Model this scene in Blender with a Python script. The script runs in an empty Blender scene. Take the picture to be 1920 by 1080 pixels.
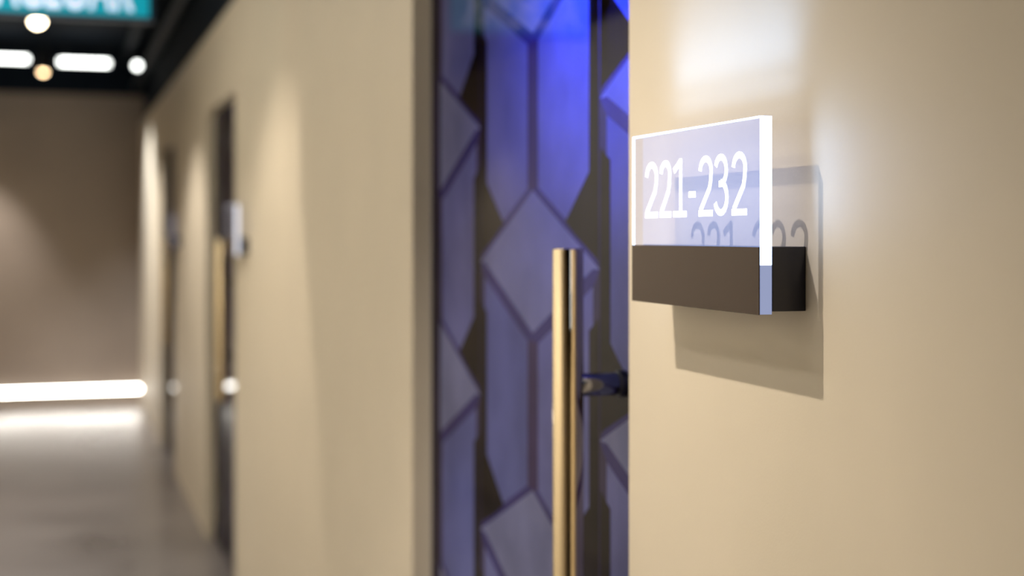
import bpy, bmesh, math, random
from mathutils import Vector, Matrix
random.seed(7)
C = bpy.context.scene.collection
sc = bpy.context.scene
R = math.radians

# ---------------------------------------------------------------- camera
cam_d = bpy.data.cameras.new('camera'); cam = bpy.data.objects.new('camera', cam_d); C.objects.link(cam)
cam.location = (-0.70, 0.0, 1.50)
cam.rotation_euler = (R(90), 0, R(-17.5))
cam_d.sensor_width = 36.0; cam_d.lens = 2700 / 1920 * 36; cam_d.shift_y = -100 / 1920
cam_d.clip_start = 0.05
cam_d.dof.use_dof = True; cam_d.dof.focus_distance = 1.47; cam_d.dof.aperture_fstop = 2.7
sc.camera = cam

# ---------------------------------------------------------------- world, exposure, lights
w = bpy.data.worlds.new('world'); sc.world = w; w.use_nodes = True
w.node_tree.nodes['Background'].inputs[0].default_value = (0.02, 0.025, 0.03, 1)
w.node_tree.nodes['Background'].inputs[1].default_value = 0.2
vs = sc.view_settings
vs.view_transform = 'Standard'; vs.look = 'None'; vs.gamma = 1.0; vs.use_curve_mapping = False
vs.exposure = 0.02
sc.cycles.max_bounces = 10; sc.cycles.transparent_max_bounces = 16
sc.cycles.use_denoising = True
sc.cycles.sample_clamp_indirect = 6.0

LAMP_X, LAMP_Z = -0.80, 2.64
LAMPS = [(-4.24, 25), (-1.24, 10), (1.76, 114), (4.76, 52), (7.76, 95), (10.76, 130)]
LAMP_COL = (1.0, 0.90, 0.78)

def spot(name, loc, watt, angle, blend, col, target=None, radius=0.012):
    d = bpy.data.lights.new(name, 'SPOT'); d.energy = watt; d.spot_size = R(angle); d.spot_blend = blend
    d.color = col; d.shadow_soft_size = radius
    o = bpy.data.objects.new(name, d); C.objects.link(o); o.location = loc
    if target:
        o.rotation_euler = (Vector(target) - Vector(loc)).to_track_quat('-Z', 'Y').to_euler()
    return o

for (ly, lw) in LAMPS:
    spot('spot_beam', (LAMP_X, ly, LAMP_Z - (0.085 if ly == 7.76 else 0.04)), lw, 108 if ly in (1.76, -1.24) else 114, 0.7 if ly < 2 else 0.5, LAMP_COL if ly < 5 else (1.0, 0.94, 0.88))
spot('wall_washer', (-0.55, 11.85, 2.75), 235, 86, 0.9, (0.93, 0.96, 1.0), (0.0, 11.85, 0.85))
spot('wall_washer', (-1.35, 12.50, 2.72), 150, 60, 0.8, (1.0, 0.95, 0.90), (-1.33, 12.85, 0.7))

def area(name, loc, sx, sy, watt, col, target):
    d = bpy.data.lights.new(name, 'AREA'); d.shape = 'RECTANGLE'; d.size = sx; d.size_y = sy; d.energy = watt; d.color = col
    o = bpy.data.objects.new(name, d); C.objects.link(o); o.location = loc
    o.rotation_euler = (Vector(target) - Vector(loc)).to_track_quat('-Z', 'X' if sx == sy else 'Y').to_euler()
    return o
area('blue_room_light', (0.36, 1.84, 1.98), 0.25, 0.25, 4.6, (0.012, 0.06, 1.0), (0.05, 1.95, 1.90))
bpy.data.lights['blue_room_light'].spread = R(105)
area('room_light', (1.5, 2.6, 0.7), 0.8, 0.8, 12, (0.85, 0.85, 1.0), (0.05, 2.3, 0.9))  # added fill behind the door film, lifting its lower panels; no lamp known there
# added fill without fixtures: one aimed at right wall, one bounced off left wall
for yy in (2.4, 5.4):
    area('linear_ceiling_light', (-1.40, yy, 2.95), 2.6, 0.12, 10, (1.0, 0.96, 0.88), (0.0, yy, 0.4))
    o = area('linear_ceiling_light', (-0.5, yy + 0.3, 2.95), 2.6, 0.12, 46, (0.90, 0.95, 1.0), (-1.6, yy + 0.3, 1.0)); o.data.spread = R(92)

# light the edge-lit plate throws up out of its top edge, onto the wall above it
o = area('sign_edge_light', (-0.0436, 1.423, 1.619), 0.30, 0.010, 0.15, (0.30, 0.52, 1.0), (-0.030, 1.423, 1.82)); o.data.spread = R(130)
o = area('sign_edge_light', (-0.0436, 1.423, 1.619), 0.30, 0.010, 0.17, (0.30, 0.52, 1.0), (-0.004, 1.423, 1.82)); o.data.spread = R(62)
o = area('sign_edge_light', (-0.0436, 1.257, 1.56), 0.010, 0.11, 0.05, (0.34, 0.55, 1.0), (-0.01, 1.13, 1.57)); o.data.spread = R(140)

# ---------------------------------------------------------------- materials
def mat(name):
    m = bpy.data.materials.new(name); m.use_nodes = True
    nt = m.node_tree; return m, nt, nt.nodes['Principled BSDF']

def pbr(name, col, rough=0.5, metal=0.0, emis=None, estr=0.0, coat=0.0, spec=0.5):
    m, nt, b = mat(name)
    b.inputs['Base Color'].default_value = (*col, 1); b.inputs['Roughness'].default_value = rough
    b.inputs['Metallic'].default_value = metal; b.inputs['Coat Weight'].default_value = coat
    b.inputs['Coat Roughness'].default_value = 0.05; b.inputs['Specular IOR Level'].default_value = spec
    if emis:
        b.inputs['Emission Color'].default_value = (*emis, 1); b.inputs['Emission Strength'].default_value = estr
    return m

def noise_pbr(name, c1, c2, scale, r1, r2, bump=0.0, detail=6.0, spec=0.5, stretch=(1, 1, 1)):
    m, nt, b = mat(name); N, L = nt.nodes, nt.links
    tc = N.new('ShaderNodeTexCoord'); mp = N.new('ShaderNodeMapping'); mp.inputs['Scale'].default_value = stretch
    no = N.new('ShaderNodeTexNoise'); no.inputs['Scale'].default_value = scale; no.inputs['Detail'].default_value = detail
    L.new(tc.outputs['Object'], mp.inputs[0]); L.new(mp.outputs[0], no.inputs['Vector'])
    rp = N.new('ShaderNodeValToRGB')
    rp.color_ramp.elements[0].position = 0.35; rp.color_ramp.elements[1].position = 0.65
    rp.color_ramp.elements[0].color = (*c1, 1); rp.color_ramp.elements[1].color = (*c2, 1)
    L.new(no.outputs['Fac'], rp.inputs[0]); L.new(rp.outputs[0], b.inputs['Base Color'])
    mr = N.new('ShaderNodeMapRange'); mr.inputs['To Min'].default_value = r1; mr.inputs['To Max'].default_value = r2
    L.new(no.outputs['Fac'], mr.inputs['Value']); L.new(mr.outputs[0], b.inputs['Roughness'])
    b.inputs['Specular IOR Level'].default_value = spec
    if bump:
        n2 = N.new('ShaderNodeTexNoise'); n2.inputs['Scale'].default_value = 350; n2.inputs['Detail'].default_value = 3
        L.new(tc.outputs['Object'], n2.inputs['Vector'])
        bp = N.new('ShaderNodeBump'); bp.inputs['Strength'].default_value = bump; bp.inputs['Distance'].default_value = 0.002
        L.new(n2.outputs['Fac'], bp.inputs['Height']); L.new(bp.outputs[0], b.inputs['Normal'])
    return m

M = {}
M['wall'] = noise_pbr('beige_wall_paint', (0.59, 0.515, 0.395), (0.62, 0.54, 0.415), 3.0, 0.55, 0.65, bump=0.05, spec=0.3)
M['endwall'] = noise_pbr('taupe_end_wall', (0.285, 0.232, 0.192), (0.315, 0.258, 0.212), 2.0, 0.5, 0.6, spec=0.3)
M['black'] = pbr('black_ceiling_paint', (0.008, 0.013, 0.021), 0.8, spec=0.08)
M['floor'] = noise_pbr('polished_concrete', (0.115, 0.098, 0.088), (0.19, 0.165, 0.15), 1.6, 0.23, 0.35, detail=8)
M['dark_room'] = pbr('grey_room_paint', (0.10, 0.095, 0.10), 0.8)
M['chrome'] = pbr('polished_steel', (0.84, 0.68, 0.44), 0.06, 1.0)
M['steel'] = pbr('dark_polished_steel', (0.30, 0.30, 0.33), 0.10, 1.0)
M['holder'] = pbr('black_anodised_metal', (0.008, 0.008, 0.022), 0.28)
M['cover'] = pbr('dark_bronze_film', (0.034, 0.017, 0.008), 0.25, 0.0, spec=0.16)
M['lamp_body'] = pbr('black_lamp_housing', (0.015, 0.015, 0.017), 0.4)
M['lens'] = pbr('lamp_lens', (1, 1, 1), 0.3, emis=(1.0, 0.82, 0.55), estr=26)
M['lens_dim'] = pbr('dim_amber_lamp_lens', (1, 1, 1), 0.3, emis=(1.0, 0.70, 0.38), estr=13)
M['tube'] = pbr('lit_tube', (1, 1, 1), 0.3, emis=(0.97, 1.0, 0.96), estr=9)
M['strip'] = pbr('lit_led_diffuser', (1, 1, 1), 0.3, emis=(1.0, 0.95, 0.86), estr=23)
M['alu'] = pbr('aluminium_channel', (0.55, 0.55, 0.56), 0.35, 1.0)
M['conduit'] = pbr('painted_conduit', (0.022, 0.030, 0.042), 0.6, spec=0.2)
M['teal'] = pbr('lit_teal_panel', (0.0, 0.10, 0.12), 0.4, emis=(0.0, 0.20, 0.26), estr=1.35)
M['teal_frame'] = pbr('dark_blue_sign_frame', (0.01, 0.03, 0.06), 0.4)
M['letters'] = pbr('lit_white_letters', (0.8, 0.8, 0.8), 0.4, emis=(0.45, 0.58, 0.82), estr=1.0)
def edge_light(name, col, st, inner=(0.90, 0.90, 0.93)):
    """light leaving the edge of the acrylic outwards; seen from inside the sheet the edge is clear"""
    m = bpy.data.materials.new(name); m.use_nodes = True; nt = m.node_tree; N, L = nt.nodes, nt.links
    N.remove(N['Principled BSDF']); out = N['Material Output']
    e = N.new('ShaderNodeEmission'); e.inputs[0].default_value = (*col, 1); e.inputs[1].default_value = st
    t = N.new('ShaderNodeBsdfTransparent'); t.inputs[0].default_value = (*inner, 1)
    ge = N.new('ShaderNodeNewGeometry'); mx = N.new('ShaderNodeMixShader')
    L.new(ge.outputs['Backfacing'], mx.inputs[0]); L.new(e.outputs[0], mx.inputs[1]); L.new(t.outputs[0], mx.inputs[2])
    L.new(mx.outputs[0], out.inputs['Surface']); return m
M['edge'] = edge_light('lit_acrylic_edge', (0.55, 0.68, 1.0), 4.0)
M['edge_side'] = edge_light('lit_acrylic_side_edge', (0.55, 0.68, 1.0), 4.0, (0.5, 0.52, 0.6))
M['edge_top'] = edge_light('lit_acrylic_top_edge', (0.45, 0.62, 1.0), 5, (0.35, 0.38, 0.48))
M['edge_far'] = edge_light('soft_lit_acrylic_edge', (0.92, 0.92, 1.0), 1.3)
M['edge_off'] = edge_light('faint_acrylic_edge', (0.8, 0.8, 1.0), 0.3)
M['edge_dim'] = edge_light('dim_acrylic_edge', (0.55, 0.62, 0.95), 0.55)
M['number'] = pbr('lit_engraved_number', (0.9, 0.9, 0.95), 0.4, emis=(0.93, 0.93, 1.0), estr=1.1)

def clear(name, tint, refl=0.5, haze=None, hz=0.0):
    """a clear sheet: transparent body, mirror-like at grazing angles, optionally a little light scattered in it"""
    m = bpy.data.materials.new(name); m.use_nodes = True; nt = m.node_tree; N, L = nt.nodes, nt.links
    N.remove(N['Principled BSDF']); out = N['Material Output']
    t = N.new('ShaderNodeBsdfTransparent'); t.inputs[0].default_value = (*tint, 1)
    g = N.new('ShaderNodeBsdfGlossy'); g.inputs['Roughness'].default_value = 0.02
    fr = N.new('ShaderNodeFresnel'); fr.inputs[0].default_value = 1.45
    mu = N.new('ShaderNodeMath'); mu.operation = 'MULTIPLY'; mu.inputs[1].default_value = refl
    ge = N.new('ShaderNodeNewGeometry'); fb = N.new('ShaderNodeMath'); fb.operation = 'SUBTRACT'; fb.inputs[0].default_value = 1.0
    L.new(ge.outputs['Backfacing'], fb.inputs[1]); m3 = N.new('ShaderNodeMath'); m3.operation = 'MULTIPLY'
    L.new(fr.outputs[0], mu.inputs[0]); L.new(mu.outputs[0], m3.inputs[0]); L.new(fb.outputs[0], m3.inputs[1])
    mx = N.new('ShaderNodeMixShader'); L.new(m3.outputs[0], mx.inputs[0]); L.new(t.outputs[0], mx.inputs[1]); L.new(g.outputs[0], mx.inputs[2])
    last = mx.outputs[0]
    if haze:
        e = N.new('ShaderNodeEmission'); e.inputs[0].default_value = (*haze, 1); e.inputs[1].default_value = hz
        ad = N.new('ShaderNodeAddShader'); L.new(last, ad.inputs[0]); L.new(e.outputs[0], ad.inputs[1]); last = ad.outputs[0]
    L.new(last, out.inputs['Surface'])
    return m
M['acrylic'] = clear('edge_lit_clear_acrylic', (0.87, 0.89, 0.95), 0.35, (0.28, 0.44, 1.0), 0.19)
M['acrylic_far'] = clear('clear_acrylic', (0.90, 0.90, 0.92), 0.35, (0.7, 0.7, 0.85), 0.05)
M['glass'] = clear('clear_door_glass', (0.93, 0.96, 0.96), 0.6)

def film(name, col, trans=0.92):
    """printed translucent film on glass: diffuse print + light let through from the room behind + glassy gloss"""
    m = bpy.data.materials.new(name); m.use_nodes = True; nt = m.node_tree; N, L = nt.nodes, nt.links
    N.remove(N['Principled BSDF']); out = N['Material Output']
    tc = N.new('ShaderNodeTexCoord'); no = N.new('ShaderNodeTexNoise'); no.inputs['Scale'].default_value = 5.0; no.inputs['Detail'].default_value = 3
    L.new(tc.outputs['Object'], no.inputs['Vector'])
    mr = N.new('ShaderNodeMapRange'); mr.inputs['From Min'].default_value = 0.3; mr.inputs['From Max'].default_value = 0.7
    mr.inputs['To Min'].default_value = 0.75; mr.inputs['To Max'].default_value = 1.2
    L.new(no.outputs['Fac'], mr.inputs['Value'])
    vm = N.new('ShaderNodeVectorMath'); vm.operation = 'SCALE'; vm.inputs[0].default_value = col; L.new(mr.outputs[0], vm.inputs['Scale'])
    d = N.new('ShaderNodeBsdfDiffuse'); L.new(vm.outputs[0], d.inputs[0])
    t = N.new('ShaderNodeBsdfTranslucent'); L.new(vm.outputs[0], t.inputs[0])
    mx = N.new('ShaderNodeMixShader'); mx.inputs[0].default_value = trans; L.new(d.outputs[0], mx.inputs[1]); L.new(t.outputs[0], mx.inputs[2])
    g = N.new('ShaderNodeBsdfGlossy'); g.inputs['Roughness'].default_value = 0.03
    fr = N.new('ShaderNodeFresnel'); fr.inputs[0].default_value = 1.45
    k = N.new('ShaderNodeMath'); k.operation = 'MULTIPLY'; k.inputs[1].default_value = 0.45; L.new(fr.outputs[0], k.inputs[0])
    m2 = N.new('ShaderNodeMixShader'); L.new(k.outputs[0], m2.inputs[0]); L.new(mx.outputs[0], m2.inputs[1]); L.new(g.outputs[0], m2.inputs[2])
    L.new(m2.outputs[0], out.inputs['Surface'])
    return m
FILM = [film('film_pale_grey', (0.30, 0.275, 0.38)), film('film_lavender', (0.225, 0.205, 0.37)), film('film_slate', (0.175, 0.17, 0.34)),
        film('film_violet_line', (0.075, 0.052, 0.17)), film('film_brown', (0.055, 0.032, 0.02)),
        film('film_plum_band', (0.075, 0.048, 0.085)), film('film_plum_stem', (0.085, 0.045, 0.11))]

# ---------------------------------------------------------------- mesh helpers
def box(bm, lo, hi, mi=0):
    x0, y0, z0 = lo; x1, y1, z1 = hi
    v = [bm.verts.new(p) for p in ((x0, y0, z0), (x1, y0, z0), (x1, y1, z0), (x0, y1, z0), (x0, y0, z1), (x1, y0, z1), (x1, y1, z1), (x0, y1, z1))]
    fs = []
    for q in ((3, 2, 1, 0), (4, 5, 6, 7), (0, 1, 5, 4), (1, 2, 6, 5), (2, 3, 7, 6), (3, 0, 4, 7)):
        f = bm.faces.new([v[i] for i in q]); f.material_index = mi; fs.append(f)
    return fs      # bottom, top, -y, +x, +y, -x

def lathe(bm, prof, origin=(0, 0, 0), axis='Z', n=40, mi=0):
    """prof: list of (radius, height) along the axis"""
    o = Vector(origin); rings = []
    for (r, h) in prof:
        ring = []
        for k in range(n):
            a = 2 * math.pi * k / n; c, s = r * math.cos(a), r * math.sin(a)
            p = {'Z': (c, s, h), 'X': (h, c, s), 'Y': (s, h, c)}[axis]
            ring.append(bm.verts.new(o + Vector(p)))
        rings.append(ring)
    for a, b in zip(rings, rings[1:]):
        for k in range(n):
            f = bm.faces.new((a[k], a[(k + 1) % n], b[(k + 1) % n], b[k])); f.smooth = True; f.material_index = mi
    for ring, rev in ((rings[0], True), (rings[-1], False)):
        f = bm.faces.new(list(reversed(ring)) if rev else ring); f.material_index = mi

def bar_prof(r, h0, h1, b=0.002):
    return [(r - b, h0), (r - b * 0.3, h0 + b * 0.3), (r, h0 + b), (r, h1 - b), (r - b * 0.3, h1 - b * 0.3), (r - b, h1)]

def obj(name, bm, mats, parent=None, bevel=0.0, sharp=True):
    me = bpy.data.meshes.new(name); bm.normal_update(); bm.to_mesh(me); bm.free()
    for m in (mats if isinstance(mats, (list, tuple)) else [mats]): me.materials.append(m)
    o = bpy.data.objects.new(name, me); C.objects.link(o)
    if parent: o.parent = parent
    if bevel:
        md = o.modifiers.new('bevel', 'BEVEL'); md.width = bevel; md.segments = 2; md.limit_method = 'ANGLE'; md.angle_limit = R(40)
    return o

def thing(name, label, cat, loc=(0, 0, 0), group=None):
    o = bpy.data.objects.new(name, None); C.objects.link(o); o.location = loc; o.empty_display_size = 0.05
    o['label'] = label; o['category'] = cat
    if group: o['group'] = group
    return o

def struct(name, bm, m):
    o = obj(name, bm, m); o['kind'] = 'structure'; return o

def dup(root, loc, label=None):
    r = root.copy(); C.objects.link(r); r.location = loc
    if label: r['label'] = label
    for ch in list(root.children):
        c = ch.copy(); C.objects.link(c); c.parent = r
        for g in list(ch.children):
            d = g.copy(); C.objects.link(d); d.parent = c
    return r

# ---------------------------------------------------------------- the setting
WALL_H, CEIL, Y0, Y1, XL, XR, T = 2.48, 3.10, -6.0, 13.1, -1.60, 2.60, 0.12
DOORS = [(1.72, 2.905), (6.05, 7.235), (9.30, 10.485)]
DOOR_H = 2.10
bm = bmesh.new(); box(bm, (XL - T, Y0 - T, -0.10), (XR + T, Y1 + T, 0.0)); struct('floor', bm, M['floor'])
bm = bmesh.new(); box(bm, (XL - T, Y0 - T, CEIL), (XR + T, Y1 + T, CEIL + 0.1)); struct('ceiling', bm, M['black'])
bm = bmesh.new(); y = Y0
for (a, b) in DOORS:
    box(bm, (0, y, 0), (T, a, WALL_H)); box(bm, (0, a, DOOR_H), (T, b, WALL_H)); y = b
box(bm, (0, y, 0), (T, Y1, WALL_H)); struct('wall_right', bm, M['wall'])
bm = bmesh.new(); box(bm, (0.03, Y0, WALL_H), (T, Y1, CEIL)); struct('wall_right_upper', bm, M['black'])
bm = bmesh.new(); box(bm, (XL - T, Y0, 0), (XL, Y1, WALL_H)); struct('wall_left', bm, M['wall'])
bm = bmesh.new(); box(bm, (XL - T, Y0, WALL_H), (XL - 0.03, Y1, CEIL)); struct('wall_left_upper', bm, M['black'])
bm = bmesh.new(); box(bm, (XL - T, Y1, 0), (XR + T, Y1 + T, 2.72)); struct('wall_end', bm, M['endwall'])
bm = bmesh.new(); box(bm, (XL - T, Y1, 2.72), (XR + T, Y1 + T, CEIL)); struct('wall_end_upper', bm, M['black'])
bm = bmesh.new(); box(bm, (XL - T, Y0 - T, 0), (XR + T, Y0, CEIL)); struct('wall_back', bm, M['wall'])
bm = bmesh.new(); box(bm, (XR, Y0, 0), (XR + T, Y1, CEIL)); struct('wall_room', bm, M['dark_room'])
for i, yy in enumerate((1.0, 4.6)):
    bm = bmesh.new(); box(bm, (T, yy, 0), (XR, yy + 0.1, CEIL)); struct('partition_wall_%d' % (i + 1), bm, M['dark_room'])

# ---------------------------------------------------------------- glass doors
def clip(poly, x0, x1, z0, z1):
    def cut(ps, ax, lim, keep_ge):
        out = []
        for i, p in enumerate(ps):
            q = ps[(i + 1) % len(ps)]
            ip = p[ax] >= lim if keep_ge else p[ax] <= lim
            iq = q[ax] >= lim if keep_ge else q[ax] <= lim
            if ip: out.append(p)
            if ip != iq:
                t = (lim - p[ax]) / (q[ax] - p[ax]); out.append((p[0] + t * (q[0] - p[0]), p[1] + t * (q[1] - p[1])))
        return out
    for ax, lim, ge in ((0, x0, True), (0, x1, False), (1, z0, True), (1, z1, False)):
        if len(poly) < 3: return []
        poly = cut(poly, ax, lim, ge)
    return poly

def inset(poly, d):
    """inset of a convex counter-clockwise polygon by d"""
    n = len(poly); res = []
    for i in range(n):
        a, b, c = Vector(poly[i - 1]), Vector(poly[i]), Vector(poly[(i + 1) % n])
        e1 = (b - a).normalized(); e2 = (c - b).normalized()
        n1 = Vector((-e1.y, e1.x)); n2 = Vector((-e2.y, e2.x))
        k = n1 + n2; res.append(tuple(b + k * (d / max(0.12, 1 + n1.dot(n2)))))
    return res

def film_mesh(y0, y1, z0, z1, cy, cz):
    """printed pattern: pale rhombi tip to tip in staggered columns, tall panels and stems between them, brown bands"""
    bm = bmesh.new()
    def face(poly, mi, off):
        p = clip(poly, y0, y1, z0, z1)
        if len(p) < 3: return
        if abs(sum(p[i][0] * p[(i + 1) % len(p)][1] - p[(i + 1) % len(p)][0] * p[i][1] for i in range(len(p)))) < 2e-6: return
        f = bm.faces.new([bm.verts.new((-off, a, b)) for a, b in p]); f.material_index = mi
        f.normal_update()
        if f.normal.x > 0: f.normal_flip()
    def cell(poly, mi, line, d):
        K = 2.6
        q = [(a * K, b) for a, b in inset([(a / K, b) for a, b in poly], d)]
        face(q, mi, 0.0004)
        for k in range(len(poly)):
            n = (k + 1) % len(poly); face([poly[k], poly[n], q[n], q[k]], line[k], 0.0004)
    W, H, P = 0.305, 0.122, 0.490
    rnd = random.Random(3)
    for i in range(-4, 5):
        for j in range(-5, 6):
            u, v = cy + 2 * W * i, cz + P * j + (P / 2 if i % 2 else 0)
            cell([(u - W, v), (u, v - H), (u + W, v), (u, v + H)], 0, (3, 3, 0, 0), 0.008)
            cell([(u, v + H), (u + W, v), (u + W, v + P), (u, v + P - H)], 1 if rnd.random() < .6 else 2, (3, 5, 3, 6), 0.0105)
            cell([(u, v + H), (u, v + P - H), (u - W, v + P), (u - W, v)], 1 if rnd.random() < .6 else 2, (6, 3, 5, 3), 0.0105)
            for s in (-1, 1):
                face([(u + s * W * .99, v + 0.012), (u + s * W * .99, v + 0.17), (u + s * W * .52, v + 0.07), (u + s * W * .66, v + 0.05)], 4, 0.0007)
                face([(u + s * W * .99, v + 0.10), (u + s * W * .99, v + 0.42), (u + s * W * .86, v + 0.40), (u + s * W * .86, v + 0.13)], 4, 0.0008)
    face([(y1 - 0.075, z0), (y1, z0), (y1, z1), (y1 - 0.075, z1)], 5, 0.0010)
    return bm

def make_door(i, ya, yb):
    root = bpy.data.objects.new('door_%d' % i, None); C.objects.link(root); root['kind'] = 'structure'
    root.location = (0.04, ya, 0); root.empty_display_size = 0.1
    Wd = yb - ya
    bm = bmesh.new(); box(bm, (0.0012, 0.004, 0.008), (0.0125, Wd - 0.004, DOOR_H - 0.004)); obj('glass_panel', bm, M['glass'], root)
    obj('film', film_mesh(0.004, Wd - 0.004, 0.008, DOOR_H - 0.004, 2.233 - 1.72, 1.450), FILM, root)
    hy = 1.828 - 1.72; hx = -0.0845; z0, z1 = 0.80, 1.4815
    bm = bmesh.new(); lathe(bm, bar_prof(0.0208, z0, z1), (hx, hy, 0), 'Z', 56); h = obj('pull_handle', bm, M['chrome'], root)
    for z in (1.297, 0.985):
        bm = bmesh.new(); lathe(bm, bar_prof(0.0155, hx + 0.012, -0.012, 0.001), (0, hy, z), 'X', 32); obj('standoff', bm, M['steel'], h)
        bm = bmesh.new(); lathe(bm, bar_prof(0.0185, -0.014, -0.0006, 0.002), (0, hy, z), 'X', 32); obj('rosette', bm, M['holder'], h)
    bm = bmesh.new(); box(bm, (-0.012, Wd - 0.10, 0.008), (-0.0008, Wd - 0.02, 0.07)); obj('pivot_clamp', bm, M['steel'], root, 0.002)
    return root
for i, (a, b) in enumerate(DOORS): make_door(i + 1, a, b)

# ---------------------------------------------------------------- edge-lit door signs
SX, SY0, SY1, SZ0, SZ1 = -0.050, 1.261, 1.585, 1.4223, 1.6155

def ribbon(bm, pts, wd, x0, x1, closed_ends=True):
    """flat stroke of constant width along pts (in the local u, v plane), extruded from x0 to x1; u grows towards -y"""
    n = len(pts); L, Rr = [], []
    for i in range(n):
        p = Vector(pts[i])
        d1 = (p - Vector(pts[i - 1])).normalized() if i > 0 else None
        d2 = (Vector(pts[i + 1]) - p).normalized() if i < n - 1 else None
        d1 = d1 or d2; d2 = d2 or d1
        n1 = Vector((-d1.y, d1.x)); n2 = Vector((-d2.y, d2.x)); k = (n1 + n2) / max(0.35, 1 + n1.dot(n2))
        L.append(p + k * wd / 2); Rr.append(p - k * wd / 2)
    def V(p, x): return bm.verts.new((x, -p.x, p.y))
    for i in range(n - 1):
        q = [L[i], L[i + 1], Rr[i + 1], Rr[i]]
        a = [V(p, x0) for p in q]; b = [V(p, x1) for p in q]
        bm.faces.new(a); bm.faces.new(list(reversed(b)))
        for k in range(4): bm.faces.new((a[k], b[k], b[(k + 1) % 4], a[(k + 1) % 4]))

def arc(cx, cy, rx, ry, a0, a1, n=14):
    return [(cx + rx * math.cos(R(a0 + (a1 - a0) * k / n)), cy + ry * math.sin(R(a0 + (a1 - a0) * k / n))) for k in range(n + 1)]

def glyph(ch, wd, h, s):
    """strokes of one character in a cell wd x h with stroke width s"""
    e = s / 2; rx = wd / 2 - e
    if ch == '2':
        top = arc(wd / 2, h - e - rx * 1.0, rx, rx * 1.0, 175, -20)
        return [top + [(wd - e - 0.001, h * 0.60), (wd * 0.78, h * 0.46), (e * 1.2, s * 0.9)], [(0, e), (wd, e)]]
    if ch == '3':
        r1 = h * 0.235; r2 = h * 0.265
        return [arc(wd * .46, h - e - r1 + e * .4, rx * .95, r1 - e * .4, 160, -90), arc(wd * .46, e + r2 - e * .4, rx * 1.05, r2 - e * .4, 90, -160), [(wd * .34, h * .515), (wd * .55, h * .515)]]
    if ch == '1':
        return [[(wd * .56, 0), (wd * .56, h)], [(wd * .04, h * .80), (wd * .56, h * .955)], [(0, e), (wd, e)]]
    if ch == '-':
        return [[(0, h * .375), (wd, h * .375)]]
    return []

def make_sign(label, text, edges=None):
    E = edges or (M['edge'], M['edge_top'], M['edge_dim'])
    root = thing('door_sign', label, 'sign', (0, SY0, SZ0), 'edge-lit door signs along the right wall')
    Lw, Hh = SY1 - SY0, SZ1 - SZ0
    bm = bmesh.new(); box(bm, (-0.0370, 0.0, 0.0027), (0.0, Lw, 0.0660)); obj('holder', bm, M['holder'], root, 0.0008)
    bm = bmesh.new(); zc = 0.048; X1 = -0.0372
    fs = box(bm, (SX, 0, 0), (X1, Lw, Hh))
    fs[0].material_index = 4; fs[1].material_index = 2; fs[4].material_index = 1
    bmesh.ops.delete(bm, geom=[fs[2]], context='FACES_ONLY')
    for (a, b, mi) in ((0, zc, 3), (zc, Hh, 5)):
        f = bm.faces.new([bm.verts.new(p) for p in ((SX, 0, a), (X1, 0, a), (X1, 0, b), (SX, 0, b))]); f.material_index = mi
    e = 0.0003      # flat emissive strips along the front rim, painting in its bright edge lines
    for q in (((Lw - 0.0065, 0.0656), (Lw, 0.0656), (Lw, Hh), (Lw - 0.0065, Hh)), ((0, Hh - 0.0022), (Lw, Hh - 0.0022), (Lw, Hh), (0, Hh))):
        f = bm.faces.new([bm.verts.new((SX - e, yy, zz)) for yy, zz in reversed(q)]); f.material_index = 1
        f.normal_update()
        if f.normal.x > 0: f.normal_flip()
    pl = obj('acrylic_plate', bm, [M['acrylic'] if text else M['acrylic_far'], *E, M['holder'], M['edge_side'] if text else E[0]], root)
    pl['label'] = 'clear acrylic plate with glowing white edges'
    bm = bmesh.new(); box(bm, (SX - 0.0012, 0.0, -0.0004), (SX - 0.0001, Lw, 0.0655)); obj('front_cover', bm, M['cover'], root)
    if text:
        bm = bmesh.new(); h = 0.0640; base = 1.5192 - SZ0; s = 0.0067
        cells = [('2', 1.5454, 1.5097), ('2', 1.5036, 1.4724), ('1', 1.4659, 1.4312), ('-', 1.4250, 1.4082), ('2', 1.3999, 1.3659), ('3', 1.3621, 1.3284), ('2', 1.3212, 1.2881)]
        for ch, a, b in cells:
            for st in glyph(ch, a - b, h, s):
                ribbon(bm, [(u - (a - SY0), v + base) for u, v in st], s, SX - 0.0008, SX - 0.0001)
        bmesh.ops.recalc_face_normals(bm, faces=bm.faces)
        n = obj('room_number', bm, M['number'], pl); n['label'] = 'glowing white engraved number 221-232'
    return root
make_sign('edge-lit acrylic sign reading 221-232 on a black holder, nearest the camera on the beige wall', True)
s2 = make_sign('small blurred glowing sign with black holder beside the dark middle door down the corridor', False, (M['edge_far'],) * 3); s2.location = (0, 6.05 - 0.46, SZ0)
s3 = make_sign('tiny faint blurred sign beside the farthest door, close to the corridor end', False, (M['edge_off'],) * 3); s3.location = (0, 9.30 - 0.46, SZ0)

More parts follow.
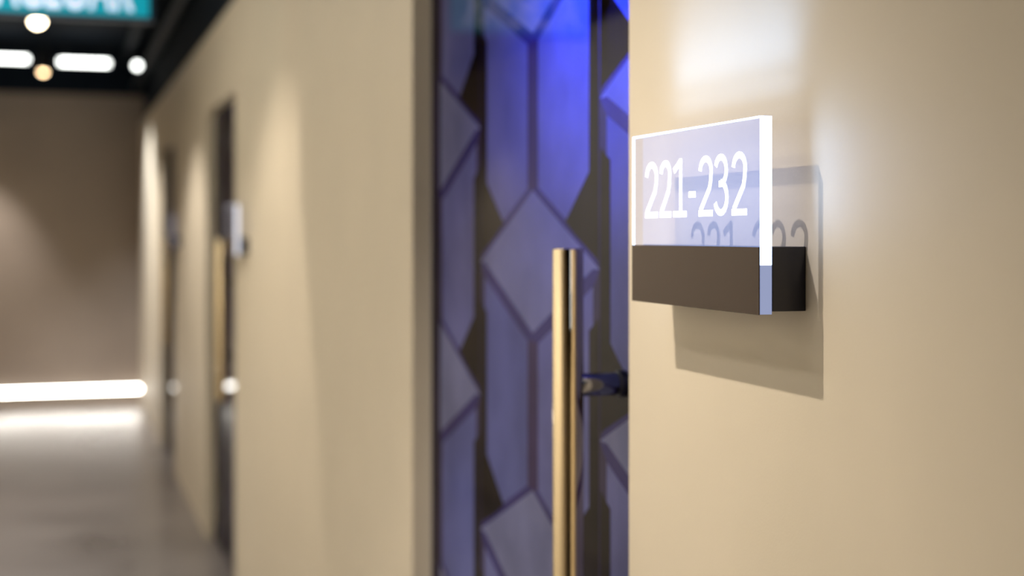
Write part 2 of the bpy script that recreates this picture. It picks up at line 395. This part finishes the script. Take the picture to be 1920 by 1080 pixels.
# ---------------------------------------------------------------- lamps
def make_lamp(label):
    root = thing('pendant_spotlight', label, 'lamp', (LAMP_X, 0, LAMP_Z), 'cylinder spotlights down the corridor')
    bm = bmesh.new(); lathe(bm, bar_prof(0.042, 0.0, 0.15, 0.003), axis='Z'); obj('housing', bm, M['lamp_body'], root)
    bm = bmesh.new(); lathe(bm, [(0.012, -0.030), (0.026, -0.022), (0.034, -0.006), (0.034, -0.0005)], axis='Z'); obj('lens', bm, M['lens'], root)
    bm = bmesh.new(); lathe(bm, bar_prof(0.008, 0.15, CEIL - LAMP_Z + 0.06, 0.001), axis='Z', n=16); obj('stem', bm, M['lamp_body'], root)
    return root
lab = {7.76: 'round glowing spotlight overlapping the lower edge of the teal sign', 10.76: 'smaller round glowing spotlight in the gap between the white tubes'}
proto = None
for ly in (7.76, 10.76):
    l = lab[ly]
    if proto is None: proto = make_lamp(l); proto.location = (LAMP_X, ly, LAMP_Z - 0.045)
    else:
        d = dup(proto, (LAMP_X, ly, LAMP_Z + (0.02 if ly == 10.76 else 0)), l)
        if ly == 10.76:
            for c in d.children:
                if c.name.startswith('lens'):
                    c.scale = (0.7, 0.7, 0.7); c.material_slots[0].link = 'OBJECT'; c.material_slots[0].material = M['lens_dim']

def make_tube(label, xa, xb, y, z):
    root = thing('tube_light', label, 'lamp', ((xa + xb) / 2, y, z), 'white tube lights hung across the corridor end')
    hl = (xb - xa) / 2
    bm = bmesh.new(); lathe(bm, bar_prof(0.018, -hl, hl, 0.003), axis='X', n=24); obj('tube', bm, M['tube'], root)
    for s in (-1, 1):
        bm = bmesh.new(); lathe(bm, bar_prof(0.020, s * hl - 0.012, s * hl + 0.012, 0.002), axis='X', n=24); obj('end_cap', bm, M['lamp_body'], root)
        xs = s * max(hl - 0.05, 0)
        bm = bmesh.new(); lathe(bm, bar_prof(0.003, 0.016, CEIL - z, 0.0005), (xs, 0, 0), axis='Z', n=10); obj('hanger', bm, M['lamp_body'], root)
    return root
make_tube('long white tube light cut by the left picture edge', -1.50, -0.915, 12.0, 2.885)
make_tube('shorter white tube light right of the small orange spotlight', -0.70, -0.30, 12.0, 2.875)
g = thing('globe_light', 'small round white lamp at the right end of the tube row', 'lamp', (-0.09, 12.0, 2.865))
bm = bmesh.new(); bmesh.ops.create_uvsphere(bm, u_segments=24, v_segments=16, radius=0.024)
for f in bm.faces: f.smooth = True
obj('globe', bm, M['tube'], g)
bm = bmesh.new(); lathe(bm, bar_prof(0.012, 0.020, 0.05, 0.001), axis='Z', n=20); obj('socket', bm, M['lamp_body'], g)
bm = bmesh.new(); lathe(bm, bar_prof(0.003, 0.05, CEIL - 2.865, 0.0005), axis='Z', n=10); obj('cord', bm, M['lamp_body'], g)

st = thing('led_strip', 'long glowing LED strip low along the base of the end wall', 'lamp', (0, Y1, 0.145))
bm = bmesh.new(); box(bm, (XL + 0.01, -0.022, -0.020), (-0.01, 0.0, 0.020)); obj('channel', bm, M['alu'], st)
bm = bmesh.new(); box(bm, (XL + 0.012, -0.030, -0.016), (-0.012, -0.0225, 0.016)); obj('diffuser', bm, M['strip'], st)

# ---------------------------------------------------------------- hanging teal sign
TS_Y, TS_Z = 4.54, 2.150
ts = thing('hanging_sign', 'glowing teal sign with pale letters hung under the black ceiling', 'sign', (-0.669, TS_Y, TS_Z))
bm = bmesh.new(); box(bm, (-0.234, -0.02, 0.012), (0.234, 0.02, 0.288)); obj('panel', bm, M['teal'], ts)
bm = bmesh.new()
box(bm, (-0.25, -0.024, 0.0), (0.25, 0.024, 0.0118)); box(bm, (-0.25, -0.024, 0.2882), (0.25, 0.024, 0.30))
box(bm, (-0.25, -0.024, 0.0118), (-0.2342, 0.024, 0.2882)); box(bm, (0.2342, -0.024, 0.0118), (0.25, 0.024, 0.2882)); obj('frame', bm, M['teal_frame'], ts)
cu = bpy.data.curves.new('lettering', 'FONT'); cu.body = 'ACEOAR'; cu.size = 0.19; cu.align_x = 'CENTER'; cu.extrude = 0.002; cu.offset = 0.004
cu.space_character = 1.02
tmp = bpy.data.objects.new('tmp', cu); C.objects.link(tmp)
bpy.context.view_layer.update()
me = bpy.data.meshes.new_from_object(tmp.evaluated_get(bpy.context.evaluated_depsgraph_get()))
bpy.data.objects.remove(tmp)
me.name = 'lettering'; me.materials.clear(); me.materials.append(M['letters'])
wid = max(v.co.x for v in me.vertices) - min(v.co.x for v in me.vertices)
me.transform(Matrix.Diagonal((0.40 / wid, 1, 1, 1)))
lt = bpy.data.objects.new('lettering', me); C.objects.link(lt); lt.parent = ts
lt.rotation_euler = (R(90), 0, 0); lt.location = (-0.012, -0.0225, 0.032)
for s in (-1, 1):
    bm = bmesh.new(); lathe(bm, bar_prof(0.006, 0.30, CEIL - TS_Z, 0.001), (s * 0.18, 0, 0), axis='Z', n=14); obj('hanger_rod', bm, M['lamp_body'], ts)

# ---------------------------------------------------------------- conduits under the ceiling
for lx, lz, lbl in ((-0.14, 3.03, 'grey conduit running along the black ceiling just left of the right wall'), (-0.045, 2.80, 'grey conduit running along above the top edge of the right wall')):
    t = thing('conduit', lbl, 'pipe', (lx, 0, lz))
    bm = bmesh.new(); lathe(bm, bar_prof(0.03, 0.5, Y1 - 0.02, 0.001), axis='Y', n=20); obj('tube', bm, M['conduit'], t)
    for yy in (2.0, 5.0, 8.0, 11.0):
        bm = bmesh.new(); box(bm, (-0.012, yy - 0.012, 0.028), (0.012, yy + 0.012, CEIL - lz)); obj('bracket', bm, M['lamp_body'], t)
